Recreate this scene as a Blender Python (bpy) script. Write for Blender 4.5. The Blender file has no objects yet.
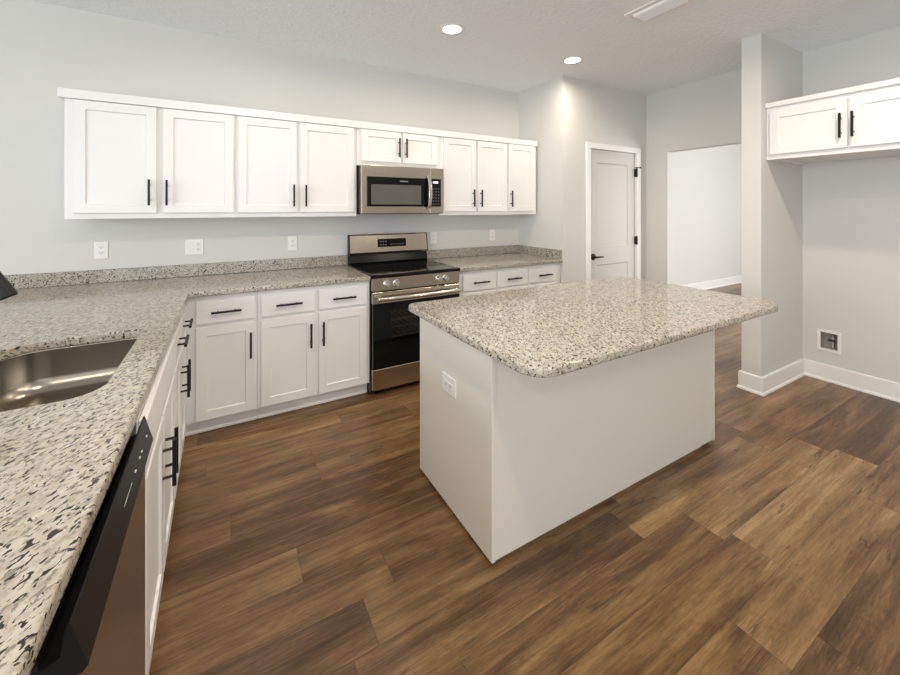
import bpy, bmesh, math, random
from mathutils import Vector, Matrix
PI = math.pi
sc = bpy.context.scene
COL = sc.collection

# ------------------------------------------------------------------ camera
YAW, FPX, PCX, HOR, CAMH = 0.5109, 385.5, 442.6, 208.2, 1.427
cam = bpy.data.objects.new('camera', bpy.data.cameras.new('camera'))
COL.objects.link(cam)
cam.location = (0, 0, CAMH)
cam.rotation_euler = (PI/2, 0, -YAW)
cam.data.sensor_width = 36
cam.data.lens = FPX/900*36
cam.data.shift_x = (450-PCX)/900
cam.data.shift_y = -(337.5-HOR)/900
cam.data.clip_start = 0.02
sc.camera = cam

# ------------------------------------------------------------------ world, exposure, daylight
sc.view_settings.view_transform = 'Standard'
sc.view_settings.look = 'None'
sc.view_settings.gamma = 1.0
sc.view_settings.use_curve_mapping = False
sc.view_settings.exposure = 0.0
sc.cycles.use_denoising = True
sc.cycles.max_bounces = 12
sc.cycles.diffuse_bounces = 6
sc.cycles.sample_clamp_indirect = 6.0
w = bpy.data.worlds.new('daylight_sky')
sc.world = w
w.use_nodes = True
bg = w.node_tree.nodes['Background']
bg.inputs['Color'].default_value = (0.80, 0.90, 1.0, 1)
bg.inputs['Strength'].default_value = 1.0

def area_light(name, loc, rot, sx, sy, power, col):
    l = bpy.data.lights.new(name, 'AREA')
    l.shape = 'RECTANGLE'; l.size = sx; l.size_y = sy; l.energy = power; l.color = col
    o = bpy.data.objects.new(name, l); COL.objects.link(o)
    o.location = loc; o.rotation_euler = rot
    return o
# daylight for the room beyond; rear and left ones are added, unseen fill
area_light('rear_fill_light', (-0.3, -3.15, 1.25), (PI/2, 0, 0), 3.8, 2.2, 64, (0.95, 0.98, 1.0))
area_light('left_fill_light', (-4.35, -0.2, 1.55), (PI/2, 0, -PI/2), 3.2, 1.7, 172, (0.90, 0.96, 1.0))
area_light('hall_window_daylight', (6.6, -0.65, 1.35), (PI/2, 0, 0), 2.4, 1.7, 150, (0.98, 0.98, 0.97))
CAN_POWER, CAN_COLOR = 15.0, (1.0, 0.88, 0.73)

# ------------------------------------------------------------------ helpers
def mat(name):
    m = bpy.data.materials.new(name); m.use_nodes = True
    nt = m.node_tree
    return m, nt, nt.nodes['Principled BSDF']
def nd(nt, t, **kw):
    n = nt.nodes.new(t)
    for k, v in kw.items(): setattr(n, k, v)
    return n
def ln(nt, a, b): nt.links.new(a, b)
def simple(name, col, rough=0.5, metal=0.0, bump=0.0, bscale=200, coat=0.0, spec=0.5, var=0.0):
    m, nt, b = mat(name)
    b.inputs['Base Color'].default_value = (*col, 1)
    b.inputs['Roughness'].default_value = rough
    b.inputs['Metallic'].default_value = metal
    b.inputs['Coat Weight'].default_value = coat
    b.inputs['Specular IOR Level'].default_value = spec
    g = nd(nt, 'ShaderNodeNewGeometry')
    if bump:
        n = nd(nt, 'ShaderNodeTexNoise'); n.inputs['Scale'].default_value = bscale; n.inputs['Detail'].default_value = 3
        ln(nt, g.outputs['Position'], n.inputs['Vector'])
        bp = nd(nt, 'ShaderNodeBump'); bp.inputs['Strength'].default_value = bump; bp.inputs['Distance'].default_value = 0.002
        ln(nt, n.outputs['Fac'], bp.inputs['Height']); ln(nt, bp.outputs['Normal'], b.inputs['Normal'])
    if var:
        n2 = nd(nt, 'ShaderNodeTexNoise'); n2.inputs['Scale'].default_value = 6
        ln(nt, g.outputs['Position'], n2.inputs['Vector'])
        mx = nd(nt, 'ShaderNodeMix', data_type='RGBA')
        mx.inputs[6].default_value = (*[c*(1-var) for c in col], 1); mx.inputs[7].default_value = (*[min(1, c*(1+var)) for c in col], 1)
        ln(nt, n2.outputs['Fac'], mx.inputs[0]); ln(nt, mx.outputs[2], b.inputs['Base Color'])
    return m
def mth(nt, op, a, b=None, c=None):
    n = nd(nt, 'ShaderNodeMath', operation=op)
    for i, v in enumerate((a, b, c)):
        if v is None: continue
        if isinstance(v, (int, float)): n.inputs[i].default_value = v
        else: ln(nt, v, n.inputs[i])
    return n.outputs[0]
def ramp(nt, fac, stops):
    r = nd(nt, 'ShaderNodeValToRGB'); e = r.color_ramp.elements
    while len(e) < len(stops): e.new(0.5)
    for i, (p, c) in enumerate(stops): e[i].position = p; e[i].color = (*c, 1) if len(c) == 3 else c
    ln(nt, fac, r.inputs['Fac']); return r.outputs['Color']
def comb(nt, x, y, z=0.0):
    n = nd(nt, 'ShaderNodeCombineXYZ')
    for i, v in enumerate((x, y, z)):
        if isinstance(v, (int, float)): n.inputs[i].default_value = v
        else: ln(nt, v, n.inputs[i])
    return n.outputs[0]
def noise(nt, vec, scale, detail=4, rough=0.55, dist=0.0):
    n = nd(nt, 'ShaderNodeTexNoise')
    n.inputs['Scale'].default_value = scale; n.inputs['Detail'].default_value = detail
    n.inputs['Roughness'].default_value = rough; n.inputs['Distortion'].default_value = dist
    ln(nt, vec, n.inputs['Vector']); return n.outputs['Fac']
def mix(nt, fac, a, b, mode='MIX'):
    n = nd(nt, 'ShaderNodeMix', data_type='RGBA', blend_type=mode)
    for i, v in ((0, fac), (6, a), (7, b)):
        if isinstance(v, (int, float)): n.inputs[i].default_value = v
        elif isinstance(v, tuple): n.inputs[i].default_value = (*v, 1)
        else: ln(nt, v, n.inputs[i])
    return n.outputs[2]

# ------------------------------------------------------------------ materials
M = {}
M['wall'] = simple('wall_paint', (0.63, 0.624, 0.598), 0.85, bump=0.10, bscale=160, spec=0.25)
M['hallwall'] = M['wall']
M['white'] = simple('white_cabinet_paint', (0.77, 0.762, 0.755), 0.38, spec=0.4, bump=0.02, bscale=90)
M['trim'] = simple('white_trim_paint', (0.80, 0.79, 0.77), 0.40, spec=0.4)
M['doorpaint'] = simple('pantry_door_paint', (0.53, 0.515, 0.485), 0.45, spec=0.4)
M['island'] = simple('island_panel_paint', (0.72, 0.69, 0.625), 0.45, spec=0.4)
M['dark'] = simple('dark_bronze', (0.016, 0.014, 0.013), 0.38, metal=0.6)
M['blackglass'] = simple('black_ceramic_glass', (0.005, 0.005, 0.005), 0.06, spec=0.3)
M['blackplastic'] = simple('black_plastic', (0.007, 0.006, 0.006), 0.4, spec=0.25)
M['blackgloss'] = simple('black_enamel', (0.006, 0.006, 0.006), 0.18, spec=0.25)
M['screen'] = simple('microwave_screen_mesh', (0.10, 0.095, 0.085), 0.16, spec=0.6, var=0.1)
M['chrome'] = simple('polished_metal', (0.72, 0.70, 0.67), 0.15, metal=1)
M['plastic'] = simple('white_plastic', (0.80, 0.785, 0.76), 0.35)
M['ventwhite'] = simple('white_enamel', (0.90, 0.90, 0.90), 0.4)
M['slot'] = simple('dark_slot', (0.05, 0.045, 0.04), 0.6)
M['brass'] = simple('brass_fitting', (0.55, 0.40, 0.2), 0.3, metal=1)
M['legend'] = simple('pale_printing', (0.62, 0.62, 0.60), 0.5)
M['dimlegend'] = simple('grey_printing', (0.20, 0.20, 0.20), 0.5)
M['marking'] = simple('burner_print', (0.03, 0.03, 0.031), 0.15)
M['yellow'] = simple('yellow_sticker', (0.8, 0.62, 0.04), 0.5)
M['rack'] = simple('oven_rack_wire', (0.5, 0.48, 0.45), 0.35, metal=1)
M['cavity'] = simple('oven_cavity_enamel', (0.16, 0.145, 0.145), 0.5, var=0.2)
M['boxgrey'] = simple('recess_plastic', (0.42, 0.40, 0.36), 0.5)

def ceiling_mat():
    m, nt, b = mat('knockdown_ceiling')
    b.inputs['Base Color'].default_value = (0.85, 0.88, 0.905, 1); b.inputs['Roughness'].default_value = 0.9
    b.inputs['Specular IOR Level'].default_value = 0.2
    g = nd(nt, 'ShaderNodeNewGeometry')
    f = noise(nt, g.outputs['Position'], 26, 4, 0.6, 0.4)
    f2 = ramp(nt, f, [(0.42, (0, 0, 0)), (0.58, (1, 1, 1))])
    bp = nd(nt, 'ShaderNodeBump'); bp.inputs['Strength'].default_value = 0.38; bp.inputs['Distance'].default_value = 0.006
    ln(nt, f2, bp.inputs['Height']); ln(nt, bp.outputs['Normal'], b.inputs['Normal'])
    return m
M['ceiling'] = ceiling_mat()

def steel(name, col, rough, axis):
    m, nt, b = mat(name)
    b.inputs['Base Color'].default_value = (*col, 1); b.inputs['Metallic'].default_value = 1.0
    b.inputs['Roughness'].default_value = rough
    g = nd(nt, 'ShaderNodeNewGeometry'); s = nd(nt, 'ShaderNodeSeparateXYZ'); ln(nt, g.outputs['Position'], s.inputs[0])
    k = [600, 600, 600]; k['xyz'.index(axis)] = 5
    v = comb(nt, mth(nt, 'MULTIPLY', s.outputs[0], k[0]), mth(nt, 'MULTIPLY', s.outputs[1], k[1]), mth(nt, 'MULTIPLY', s.outputs[2], k[2]))
    f = noise(nt, v, 1.0, 3)
    bp = nd(nt, 'ShaderNodeBump'); bp.inputs['Strength'].default_value = 0.05; bp.inputs['Distance'].default_value = 0.001
    ln(nt, f, bp.inputs['Height']); ln(nt, bp.outputs['Normal'], b.inputs['Normal'])
    c = mix(nt, f, tuple(x*0.9 for x in col), tuple(min(1, x*1.1) for x in col)); ln(nt, c, b.inputs['Base Color'])
    return m
M['steel'] = steel('brushed_stainless', (0.52, 0.465, 0.39), 0.23, 'x')
M['steely'] = steel('brushed_stainless_door', (0.42, 0.37, 0.32), 0.30, 'y')
M['sink'] = steel('satin_sink_steel', (0.32, 0.285, 0.24), 0.24, 'z')

def floor_mat():
    m, nt, b = mat('wood_plank_floor')
    PW, PL = 0.172, 1.22
    g = nd(nt, 'ShaderNodeNewGeometry'); s = nd(nt, 'ShaderNodeSeparateXYZ'); ln(nt, g.outputs['Position'], s.inputs[0])
    x, y = s.outputs[0], s.outputs[1]
    yr = mth(nt, 'DIVIDE', mth(nt, 'ADD', y, 20.13), PW)
    row = mth(nt, 'FLOOR', yr); fy = mth(nt, 'FRACT', yr)
    wn = nd(nt, 'ShaderNodeTexWhiteNoise', noise_dimensions='1D'); ln(nt, row, wn.inputs['W'])
    xr = mth(nt, 'ADD', mth(nt, 'DIVIDE', mth(nt, 'ADD', x, 20.0), PL), wn.outputs['Value'])
    idx = mth(nt, 'FLOOR', xr); fx = mth(nt, 'FRACT', xr)
    wn2 = nd(nt, 'ShaderNodeTexWhiteNoise', noise_dimensions='2D'); ln(nt, comb(nt, row, idx), wn2.inputs['Vector'])
    rnd = wn2.outputs['Value']
    sep = nd(nt, 'ShaderNodeSeparateColor'); ln(nt, wn2.outputs['Color'], sep.inputs[0])
    px = mth(nt, 'ADD', x, mth(nt, 'MULTIPLY', rnd, 37.0))
    py = mth(nt, 'ADD', y, mth(nt, 'MULTIPLY', sep.outputs[1], 23.0))
    # tone per plank, broad shading, long grain, fine pores, cross-grain flake
    blot = noise(nt, comb(nt, mth(nt, 'MULTIPLY', px, 1.0), mth(nt, 'MULTIPLY', py, 6.5)), 1.5, 3, 0.5, 0.6)
    streak = noise(nt, comb(nt, mth(nt, 'MULTIPLY', px, 0.9), mth(nt, 'MULTIPLY', py, 24.0)), 1.6, 6, 0.65, 0.8)
    fine = noise(nt, comb(nt, mth(nt, 'MULTIPLY', px, 6.0), mth(nt, 'MULTIPLY', py, 75.0)), 2.0, 5, 0.75, 0.3)
    arc = mth(nt, 'ADD', mth(nt, 'MULTIPLY', px, 70.0), mth(nt, 'MULTIPLY', noise(nt, comb(nt, mth(nt, 'MULTIPLY', px, 1.5), mth(nt, 'MULTIPLY', py, 7.0)), 2.0, 2), 55.0))
    flake = mth(nt, 'MULTIPLY', mth(nt, 'SINE', arc), mth(nt, 'GREATER_THAN', noise(nt, comb(nt, mth(nt, 'MULTIPLY', px, 3.0), mth(nt, 'MULTIPLY', py, 8.0)), 1.4, 2), 0.56))
    tone = mth(nt, 'ADD', mth(nt, 'MULTIPLY', mth(nt, 'SUBTRACT', rnd, 0.5), 0.40), 0.53)
    tone = mth(nt, 'ADD', tone, mth(nt, 'MULTIPLY', mth(nt, 'SUBTRACT', blot, 0.5), 1.15))
    tone = mth(nt, 'ADD', tone, mth(nt, 'MULTIPLY', mth(nt, 'SUBTRACT', streak, 0.5), 0.80))
    tone = mth(nt, 'ADD', tone, mth(nt, 'MULTIPLY', mth(nt, 'SUBTRACT', fine, 0.5), 0.80))
    tone = mth(nt, 'ADD', tone, mth(nt, 'MULTIPLY', flake, 0.035))
    col = ramp(nt, tone, [(0.05, (0.042, 0.020, 0.008)), (0.30, (0.088, 0.046, 0.018)), (0.52, (0.165, 0.090, 0.036)), (0.74, (0.255, 0.147, 0.064)), (0.95, (0.36, 0.225, 0.11))])
    # dark mineral cracks that follow the grain, here and there
    cr = noise(nt, comb(nt, mth(nt, 'MULTIPLY', px, 0.7), mth(nt, 'MULTIPLY', py, 11.0)), 1.5, 3, 0.5, 0.35)
    crm = mth(nt, 'SUBTRACT', 1.0, mth(nt, 'MULTIPLY', mth(nt, 'ABSOLUTE', mth(nt, 'SUBTRACT', cr, 0.55)), 70.0))
    crk = noise(nt, comb(nt, px, mth(nt, 'MULTIPLY', py, 3.0)), 2.2, 2)
    crm = mth(nt, 'MULTIPLY', mth(nt, 'MAXIMUM', crm, 0.0), mth(nt, 'MULTIPLY', mth(nt, 'GREATER_THAN', crk, 0.56), 0.7))
    col = mix(nt, crm, col, (0.035, 0.019, 0.011))
    # knots
    vo = nd(nt, 'ShaderNodeTexVoronoi'); vo.inputs['Scale'].default_value = 1.0
    ln(nt, comb(nt, mth(nt, 'MULTIPLY', px, 1.6), mth(nt, 'MULTIPLY', py, 3.6)), vo.inputs['Vector'])
    kn = mth(nt, 'MULTIPLY', mth(nt, 'MAXIMUM', mth(nt, 'SUBTRACT', 1.0, mth(nt, 'MULTIPLY', vo.outputs['Distance'], 9.0)), 0.0), 0.75)
    col = mix(nt, kn, col, (0.035, 0.018, 0.010))
    # plank seams
    ex = mth(nt, 'MULTIPLY', mth(nt, 'MINIMUM', fx, mth(nt, 'SUBTRACT', 1.0, fx)), PL)
    ey = mth(nt, 'MULTIPLY', mth(nt, 'MINIMUM', fy, mth(nt, 'SUBTRACT', 1.0, fy)), PW)
    e = mth(nt, 'MINIMUM', ex, ey)
    seam = mth(nt, 'LESS_THAN', e, 0.0011)
    col = mix(nt, mth(nt, 'MULTIPLY', seam, 0.6), col, (0.022, 0.012, 0.008))
    ln(nt, col, b.inputs['Base Color'])
    ln(nt, mth(nt, 'ADD', mth(nt, 'MULTIPLY', fine, 0.14), 0.23), b.inputs['Roughness'])
    b.inputs['Specular IOR Level'].default_value = 0.42
    bp = nd(nt, 'ShaderNodeBump'); bp.inputs['Strength'].default_value = 0.16; bp.inputs['Distance'].default_value = 0.002
    h = mth(nt, 'SUBTRACT', fine, mth(nt, 'MULTIPLY', seam, 1.5)); ln(nt, h, bp.inputs['Height']); ln(nt, bp.outputs['Normal'], b.inputs['Normal'])
    return m
M['floor'] = floor_mat()

def granite_mat():
    m, nt, b = mat('cream_speckled_granite')
    g = nd(nt, 'ShaderNodeNewGeometry')
    mp = nd(nt, 'ShaderNodeMapping'); mp.vector_type = 'TEXTURE'
    mp.inputs['Rotation'].default_value = (0.35, 0.3, math.radians(58)); mp.inputs['Scale'].default_value = (2.1, 1.0, 1.0)
    ln(nt, g.outputs['Position'], mp.inputs['Vector'])
    V = mp.outputs[0]; P = g.outputs['Position']
    base = ramp(nt, noise(nt, V, 55, 4, 0.65, 0.3), [(0.30, (0.28, 0.25, 0.20)), (0.46, (0.385, 0.352, 0.292)), (0.62, (0.46, 0.43, 0.37)), (0.8, (0.53, 0.51, 0.455))])
    tan = ramp(nt, noise(nt, V, 95, 3, 0.6, 0.3), [(0.56, (0, 0, 0)), (0.63, (1, 1, 1))])
    col = mix(nt, mth(nt, 'MULTIPLY', tan, 0.42), base, (0.25, 0.215, 0.17))
    grey = ramp(nt, noise(nt, V, 112, 3, 0.55, 0.3), [(0.570, (0, 0, 0)), (0.615, (1, 1, 1))])
    col = mix(nt, mth(nt, 'MULTIPLY', grey, 0.8), col, (0.15, 0.135, 0.115))
    dense = noise(nt, P, 9, 2, 0.5)
    d = mth(nt, 'ADD', noise(nt, V, 124, 2, 0.5, 0.4), mth(nt, 'MULTIPLY', mth(nt, 'SUBTRACT', dense, 0.5), 0.10))
    dk = ramp(nt, d, [(0.594, (0, 0, 0)), (0.612, (1, 1, 1))])
    col = mix(nt, dk, col, (0.024, 0.021, 0.019))
    ln(nt, col, b.inputs['Base Color'])
    b.inputs['Roughness'].default_value = 0.07; b.inputs['Specular IOR Level'].default_value = 0.5
    return m
M['granite'] = granite_mat()

def emit(name, col, s):
    m, nt, b = mat(name)
    b.inputs['Base Color'].default_value = (0.9, 0.9, 0.88, 1)
    b.inputs['Emission Color'].default_value = (*col, 1); b.inputs['Emission Strength'].default_value = s
    return m
M['lens'] = emit('lit_lens', (1.0, 0.93, 0.80), 12.0)
M['display'] = emit('lit_digits', (0.8, 0.95, 1.0), 1.6)

def ovenglass():
    m = bpy.data.materials.new('oven_window_glass'); m.use_nodes = True; nt = m.node_tree
    for n in list(nt.nodes): nt.nodes.remove(n)
    o = nd(nt, 'ShaderNodeOutputMaterial'); t = nd(nt, 'ShaderNodeBsdfTransparent'); t.inputs[0].default_value = (0.72, 0.68, 0.66, 1)
    gl = nd(nt, 'ShaderNodeBsdfGlossy'); gl.inputs['Roughness'].default_value = 0.05
    fr = nd(nt, 'ShaderNodeFresnel'); fr.inputs['IOR'].default_value = 1.45
    mx = nd(nt, 'ShaderNodeMixShader'); ln(nt, fr.outputs[0], mx.inputs[0]); ln(nt, t.outputs[0], mx.inputs[1]); ln(nt, gl.outputs[0], mx.inputs[2])
    ln(nt, mx.outputs[0], o.inputs[0]); return m
M['ovenglass'] = ovenglass()

# ------------------------------------------------------------------ mesh helpers
def box(bm, x0, x1, y0, y1, z0, z1, bev=0.0, seg=1):
    x0, x1 = min(x0, x1), max(x0, x1); y0, y1 = min(y0, y1), max(y0, y1); z0, z1 = min(z0, z1), max(z0, z1)
    r = bmesh.ops.create_cube(bm, size=1.0, matrix=Matrix.Translation(((x0+x1)/2, (y0+y1)/2, (z0+z1)/2)) @ Matrix.Diagonal((x1-x0, y1-y0, z1-z0, 1)))
    if bev:
        es = list({e for v in r['verts'] for e in v.link_edges})
        bmesh.ops.bevel(bm, geom=es, offset=bev, segments=seg, profile=0.5, affect='EDGES')
def cyl(bm, p0, p1, r0, r1=None, n=20, caps=True):
    p0, p1 = Vector(p0), Vector(p1); d = p1-p0
    q = Vector((0, 0, 1)).rotation_difference(d.normalized()).to_matrix().to_4x4()
    bmesh.ops.create_cone(bm, cap_ends=caps, segments=n, radius1=r0, radius2=r0 if r1 is None else r1, depth=d.length, matrix=Matrix.Translation((p0+p1)/2) @ q)
def lathe(bm, prof, c=(0, 0, 0), n=32, axis=None):
    rings = []
    q = Matrix.Identity(3) if axis is None else Vector((0, 0, 1)).rotation_difference(Vector(axis).normalized()).to_matrix()
    for r, z in prof:
        rings.append([bm.verts.new(Vector(c) + q @ Vector((max(r, 1e-5)*math.cos(2*PI*i/n), max(r, 1e-5)*math.sin(2*PI*i/n), z))) for i in range(n)])
    for a, b in zip(rings, rings[1:]):
        for i in range(n): bm.faces.new((a[i], a[(i+1) % n], b[(i+1) % n], b[i]))
def tube(bm, pts, r, n=14):
    pts = [Vector(p) for p in pts]; rings = []; up = Vector((0, 1, 0.01)).normalized()
    for i, p in enumerate(pts):
        t = (pts[min(i+1, len(pts)-1)]-pts[max(i-1, 0)]).normalized()
        a = up.cross(t).normalized(); b = t.cross(a).normalized(); rr = r[i] if isinstance(r, (list, tuple)) else r
        rings.append([bm.verts.new(p + a*rr*math.cos(2*PI*k/n) + b*rr*math.sin(2*PI*k/n)) for k in range(n)])
    for a, b in zip(rings, rings[1:]):
        for k in range(n): bm.faces.new((a[k], a[(k+1) % n], b[(k+1) % n], b[k]))
    bm.faces.new(list(reversed(rings[0]))); bm.faces.new(rings[-1])
def extrude_profile(bm, prof, axis, a0, a1):
    # prof: list of (u, v) in the plane across axis ('x': u=y v=z; 'y': u=x v=z)
    def P(u, v, a): return (a, u, v) if axis == 'x' else (u, a, v)
    A = [bm.verts.new(P(u, v, a0)) for u, v in prof]; B = [bm.verts.new(P(u, v, a1)) for u, v in prof]
    n = len(prof)
    for i in range(n): bm.faces.new((A[i], A[(i+1) % n], B[(i+1) % n], B[i]))
    bm.faces.new(list(reversed(A))); bm.faces.new(B)
def obj(name, bm, m, parent=None, smooth=False, label=None, mats=None):
    bmesh.ops.recalc_face_normals(bm, faces=bm.faces)
    me = bpy.data.meshes.new(name); bm.to_mesh(me); bm.free()
    o = bpy.data.objects.new(name, me); COL.objects.link(o)
    for q in (mats or [m]): me.materials.append(q)
    if smooth:
        me.polygons.foreach_set('use_smooth', [True]*len(me.polygons))
        md = o.modifiers.new('edge_split', 'EDGE_SPLIT'); md.split_angle = math.radians(38)
    if parent: o.parent = parent
    if label: o['label'] = label
    return o
def thing(name, label, cat, loc=(0, 0, 0), rz=0.0, group=None):
    o = bpy.data.objects.new(name, None); COL.objects.link(o); o.empty_display_size = 0.1
    o.location = loc; o.rotation_euler = (0, 0, rz); o['label'] = label; o['category'] = cat; o['kind'] = 'thing'
    if group: o['group'] = group
    return o
def tag(o, label, cat, group=None):
    o['label'] = label; o['category'] = cat; o['kind'] = 'thing'
    if group: o['group'] = group
    return o
def struct(name, bm, m, parent=None, label=None):
    o = obj(name, bm, m, parent)
    if not parent:
        o['kind'] = 'structure'
        o['label'] = label; o['category'] = name.split('_')[0]
    return o
def rounded(pts):
    # pts: (x, y, radius) -> polyline with rounded corners
    out = []; n = len(pts)
    for i in range(n):
        p = Vector(pts[i][:2]); r = pts[i][2]
        if r <= 0: out.append(p); continue
        a = (Vector(pts[i-1][:2])-p).normalized(); b = (Vector(pts[(i+1) % n][:2])-p).normalized()
        ang = a.angle(b); t = r/math.tan(ang/2); c = p + (a+b).normalized()*(r/math.sin(ang/2))
        s0 = p+a*t-c; s1 = p+b*t-c; th = s0.angle_signed(s1) if hasattr(s0, 'angle_signed') else 0
        k = 10
        for j in range(k+1):
            f = j/k; q = Matrix.Rotation(-th*f, 2) @ s0; out.append(c+q)
    return out
def slab(name, outlines, z0, z1, bev, m, parent=None):
    cu = bpy.data.curves.new(name+'_outline', 'CURVE'); cu.dimensions = '2D'; cu.fill_mode = 'BOTH'
    for pl in outlines:
        s = cu.splines.new('POLY'); s.points.add(len(pl)-1); s.use_cyclic_u = True
        for q, p in zip(s.points, pl): q.co = (p[0], p[1], 0, 1)
    cu.extrude = (z1-z0)/2-bev; cu.bevel_depth = bev; cu.bevel_resolution = 3; cu.offset = -bev
    t = bpy.data.objects.new('outline', cu); COL.objects.link(t)
    dg = bpy.context.evaluated_depsgraph_get()
    me = bpy.data.meshes.new_from_object(t.evaluated_get(dg))
    bpy.data.objects.remove(t); bpy.data.curves.remove(cu)
    me.transform(Matrix.Translation((0, 0, (z0+z1)/2)))
    me.materials.clear(); me.materials.append(m); me.name = name
    me.polygons.foreach_set('use_smooth', [True]*len(me.polygons))
    o = bpy.data.objects.new(name, me); COL.objects.link(o)
    md = o.modifiers.new('edge_split', 'EDGE_SPLIT'); md.split_angle = math.radians(30)
    if parent: o.parent = parent
    return o
def lettering(name, text, size, m, parent, M4):
    cu = bpy.data.curves.new(name+'_font', 'FONT'); cu.body = text; cu.size = size; cu.align_x = 'CENTER'; cu.align_y = 'CENTER'; cu.extrude = 0.0004
    t = bpy.data.objects.new('font', cu); COL.objects.link(t)
    dg = bpy.context.evaluated_depsgraph_get(); me = bpy.data.meshes.new_from_object(t.evaluated_get(dg))
    bpy.data.objects.remove(t); bpy.data.curves.remove(cu)
    me.transform(M4); me.materials.clear(); me.materials.append(m); me.name = name
    o = bpy.data.objects.new(name, me); COL.objects.link(o); o.parent = parent
    return o
def wall_boxes(bm, axis, t0, t1, a0, a1, z0, z1, holes=()):
    # a wall across `axis` occupying t0..t1 in thickness, a0..a1 along, with rectangular holes (b0,b1,c0,c1)
    A = sorted({a0, a1, *[h[0] for h in holes], *[h[1] for h in holes]}); Z = sorted({z0, z1, *[h[2] for h in holes], *[h[3] for h in holes]})
    A = [v for v in A if a0 <= v <= a1]; Z = [v for v in Z if z0 <= v <= z1]
    for i in range(len(A)-1):
        for j in range(len(Z)-1):
            ca, cz = (A[i]+A[i+1])/2, (Z[j]+Z[j+1])/2
            if any(h[0] < ca < h[1] and h[2] < cz < h[3] for h in holes): continue
            if axis == 'y': box(bm, A[i], A[i+1], t0, t1, Z[j], Z[j+1])
            else: box(bm, t0, t1, A[i], A[i+1], Z[j], Z[j+1])
    bmesh.ops.remove_doubles(bm, verts=bm.verts, dist=1e-5)
    seen = {}
    for f in list(bm.faces):                       # drop the doubled faces between neighbouring cells
        k = tuple(sorted(v.index for v in f.verts)) if False else frozenset(v for v in f.verts)
        seen.setdefault(k, []).append(f)
    bmesh.ops.delete(bm, geom=[f for fs in seen.values() if len(fs) > 1 for f in fs], context='FACES_ONLY')

# ------------------------------------------------------------------ room shell
YB, XR, ZC = 3.476, 4.333, 2.768
XP, YP = 2.961, 2.802           # pantry corner
XS, YSN, YSF = 3.572, 1.382, 1.512   # fridge alcove partition
FX0, FX1, FY0 = -4.5, 9.2, -3.3
bm = bmesh.new(); box(bm, FX0-.1, FX1+.1, FY0-.1, YB+.3, -0.1, 0.0); struct('floor', bm, M['floor'], label='brown wood-look plank floor of the kitchen')
bm = bmesh.new(); box(bm, FX0-.1, FX1+.1, FY0-.1, YB+.3, ZC, ZC+0.1); struct('ceiling', bm, M['ceiling'], label='white textured ceiling')
bm = bmesh.new(); box(bm, FX0, XP+.12, YB, YB+.12, 0, ZC); struct('wall_back', bm, M['wall'], label='pale grey wall behind the cabinets')
bm = bmesh.new(); box(bm, XP, XP+.115, YP+.115, YB, 0, ZC); struct('wall_pantry_side', bm, M['wall'], label='side wall of the corner pantry')
bm = bmesh.new(); wall_boxes(bm, 'y', YP, YP+.115, XP, XR, 0, ZC, [(3.345, 4.155, -1, 2.075)]); struct('wall_pantry_front', bm, M['wall'], label='pantry front wall holding the door')
bm = bmesh.new(); wall_boxes(bm, 'x', XR, XR+.115, FY0, YP+.115, 0, ZC, [(1.56, 2.55, -1, 2.065), (1.158, 1.270, 0.262, 0.402)])
struct('wall_right', bm, M['wall'], label='right wall with the wide cased-free opening')
bm = bmesh.new(); box(bm, XS, XR, YSN, YSF, 0, ZC); struct('wall_partition', bm, M['wall'], label='short partition wall at the fridge alcove')
bm = bmesh.new(); wall_boxes(bm, 'x', FX0-.12, FX0, FY0, YB+.12, 0, ZC, [(-1.8, 1.4, 0.7, 2.4)]); struct('wall_left', bm, M['wall'], label='far left wall of the open room')
bm = bmesh.new(); wall_boxes(bm, 'y', FY0-.12, FY0, FX0, XR+.115, 0, ZC, [(-2.3, 1.7, 0.05, 2.35)]); struct('wall_rear', bm, M['wall'], label='rear wall behind the camera')
bm = bmesh.new(); box(bm, XR+.115, FX1, 3.66, 3.78, 0, ZC); struct('wall_hall_back', bm, M['hallwall'], label='bright wall of the room beyond the opening')
bm = bmesh.new(); box(bm, FX1, FX1+.12, -0.8, 3.78, 0, ZC); struct('wall_hall_end', bm, M['hallwall'], label='end wall of the room beyond')
bm = bmesh.new(); wall_boxes(bm, 'y', -0.92, -0.80, XR+.115, FX1, 0, ZC, [(5.4, 7.8, 0.5, 2.2)]); struct('wall_hall_front', bm, M['hallwall'], label='front wall of the room beyond')

def window(n, axis, t0, t1, a0, a1, z0, z1, label):
    bm = bmesh.new(); f = 0.05; t = (t0+t1)/2
    for (p0, p1, q0, q1) in ((a0, a1, z0, z0+f), (a0, a1, z1-f, z1), (a0, a0+f, z0+f, z1-f), (a1-f, a1, z0+f, z1-f), ((a0+a1)/2-.025, (a0+a1)/2+.025, z0+f, z1-f)):
        if axis == 'y': box(bm, p0, p1, t-.03, t+.03, q0, q1)
        else: box(bm, t-.03, t+.03, p0, p1, q0, q1)
    struct('window_%d' % n, bm, M['trim'], label=label)
window(1, 'y', FY0-.12, FY0, -2.3, 1.7, 0.05, 2.35, 'unseen white patio frame added in the rear wall for the fill light')  # out-of-view opening, added to go with the rear fill light
window(2, 'x', FX0-.12, FX0, -1.8, 1.4, 0.7, 2.4, 'unseen white window frame added in the far left wall for the fill light')  # added behind the left fill light, never in view
window(3, 'y', -0.92, -0.80, 5.4, 7.8, 0.5, 2.2, 'white framed window of the room beyond')

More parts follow.
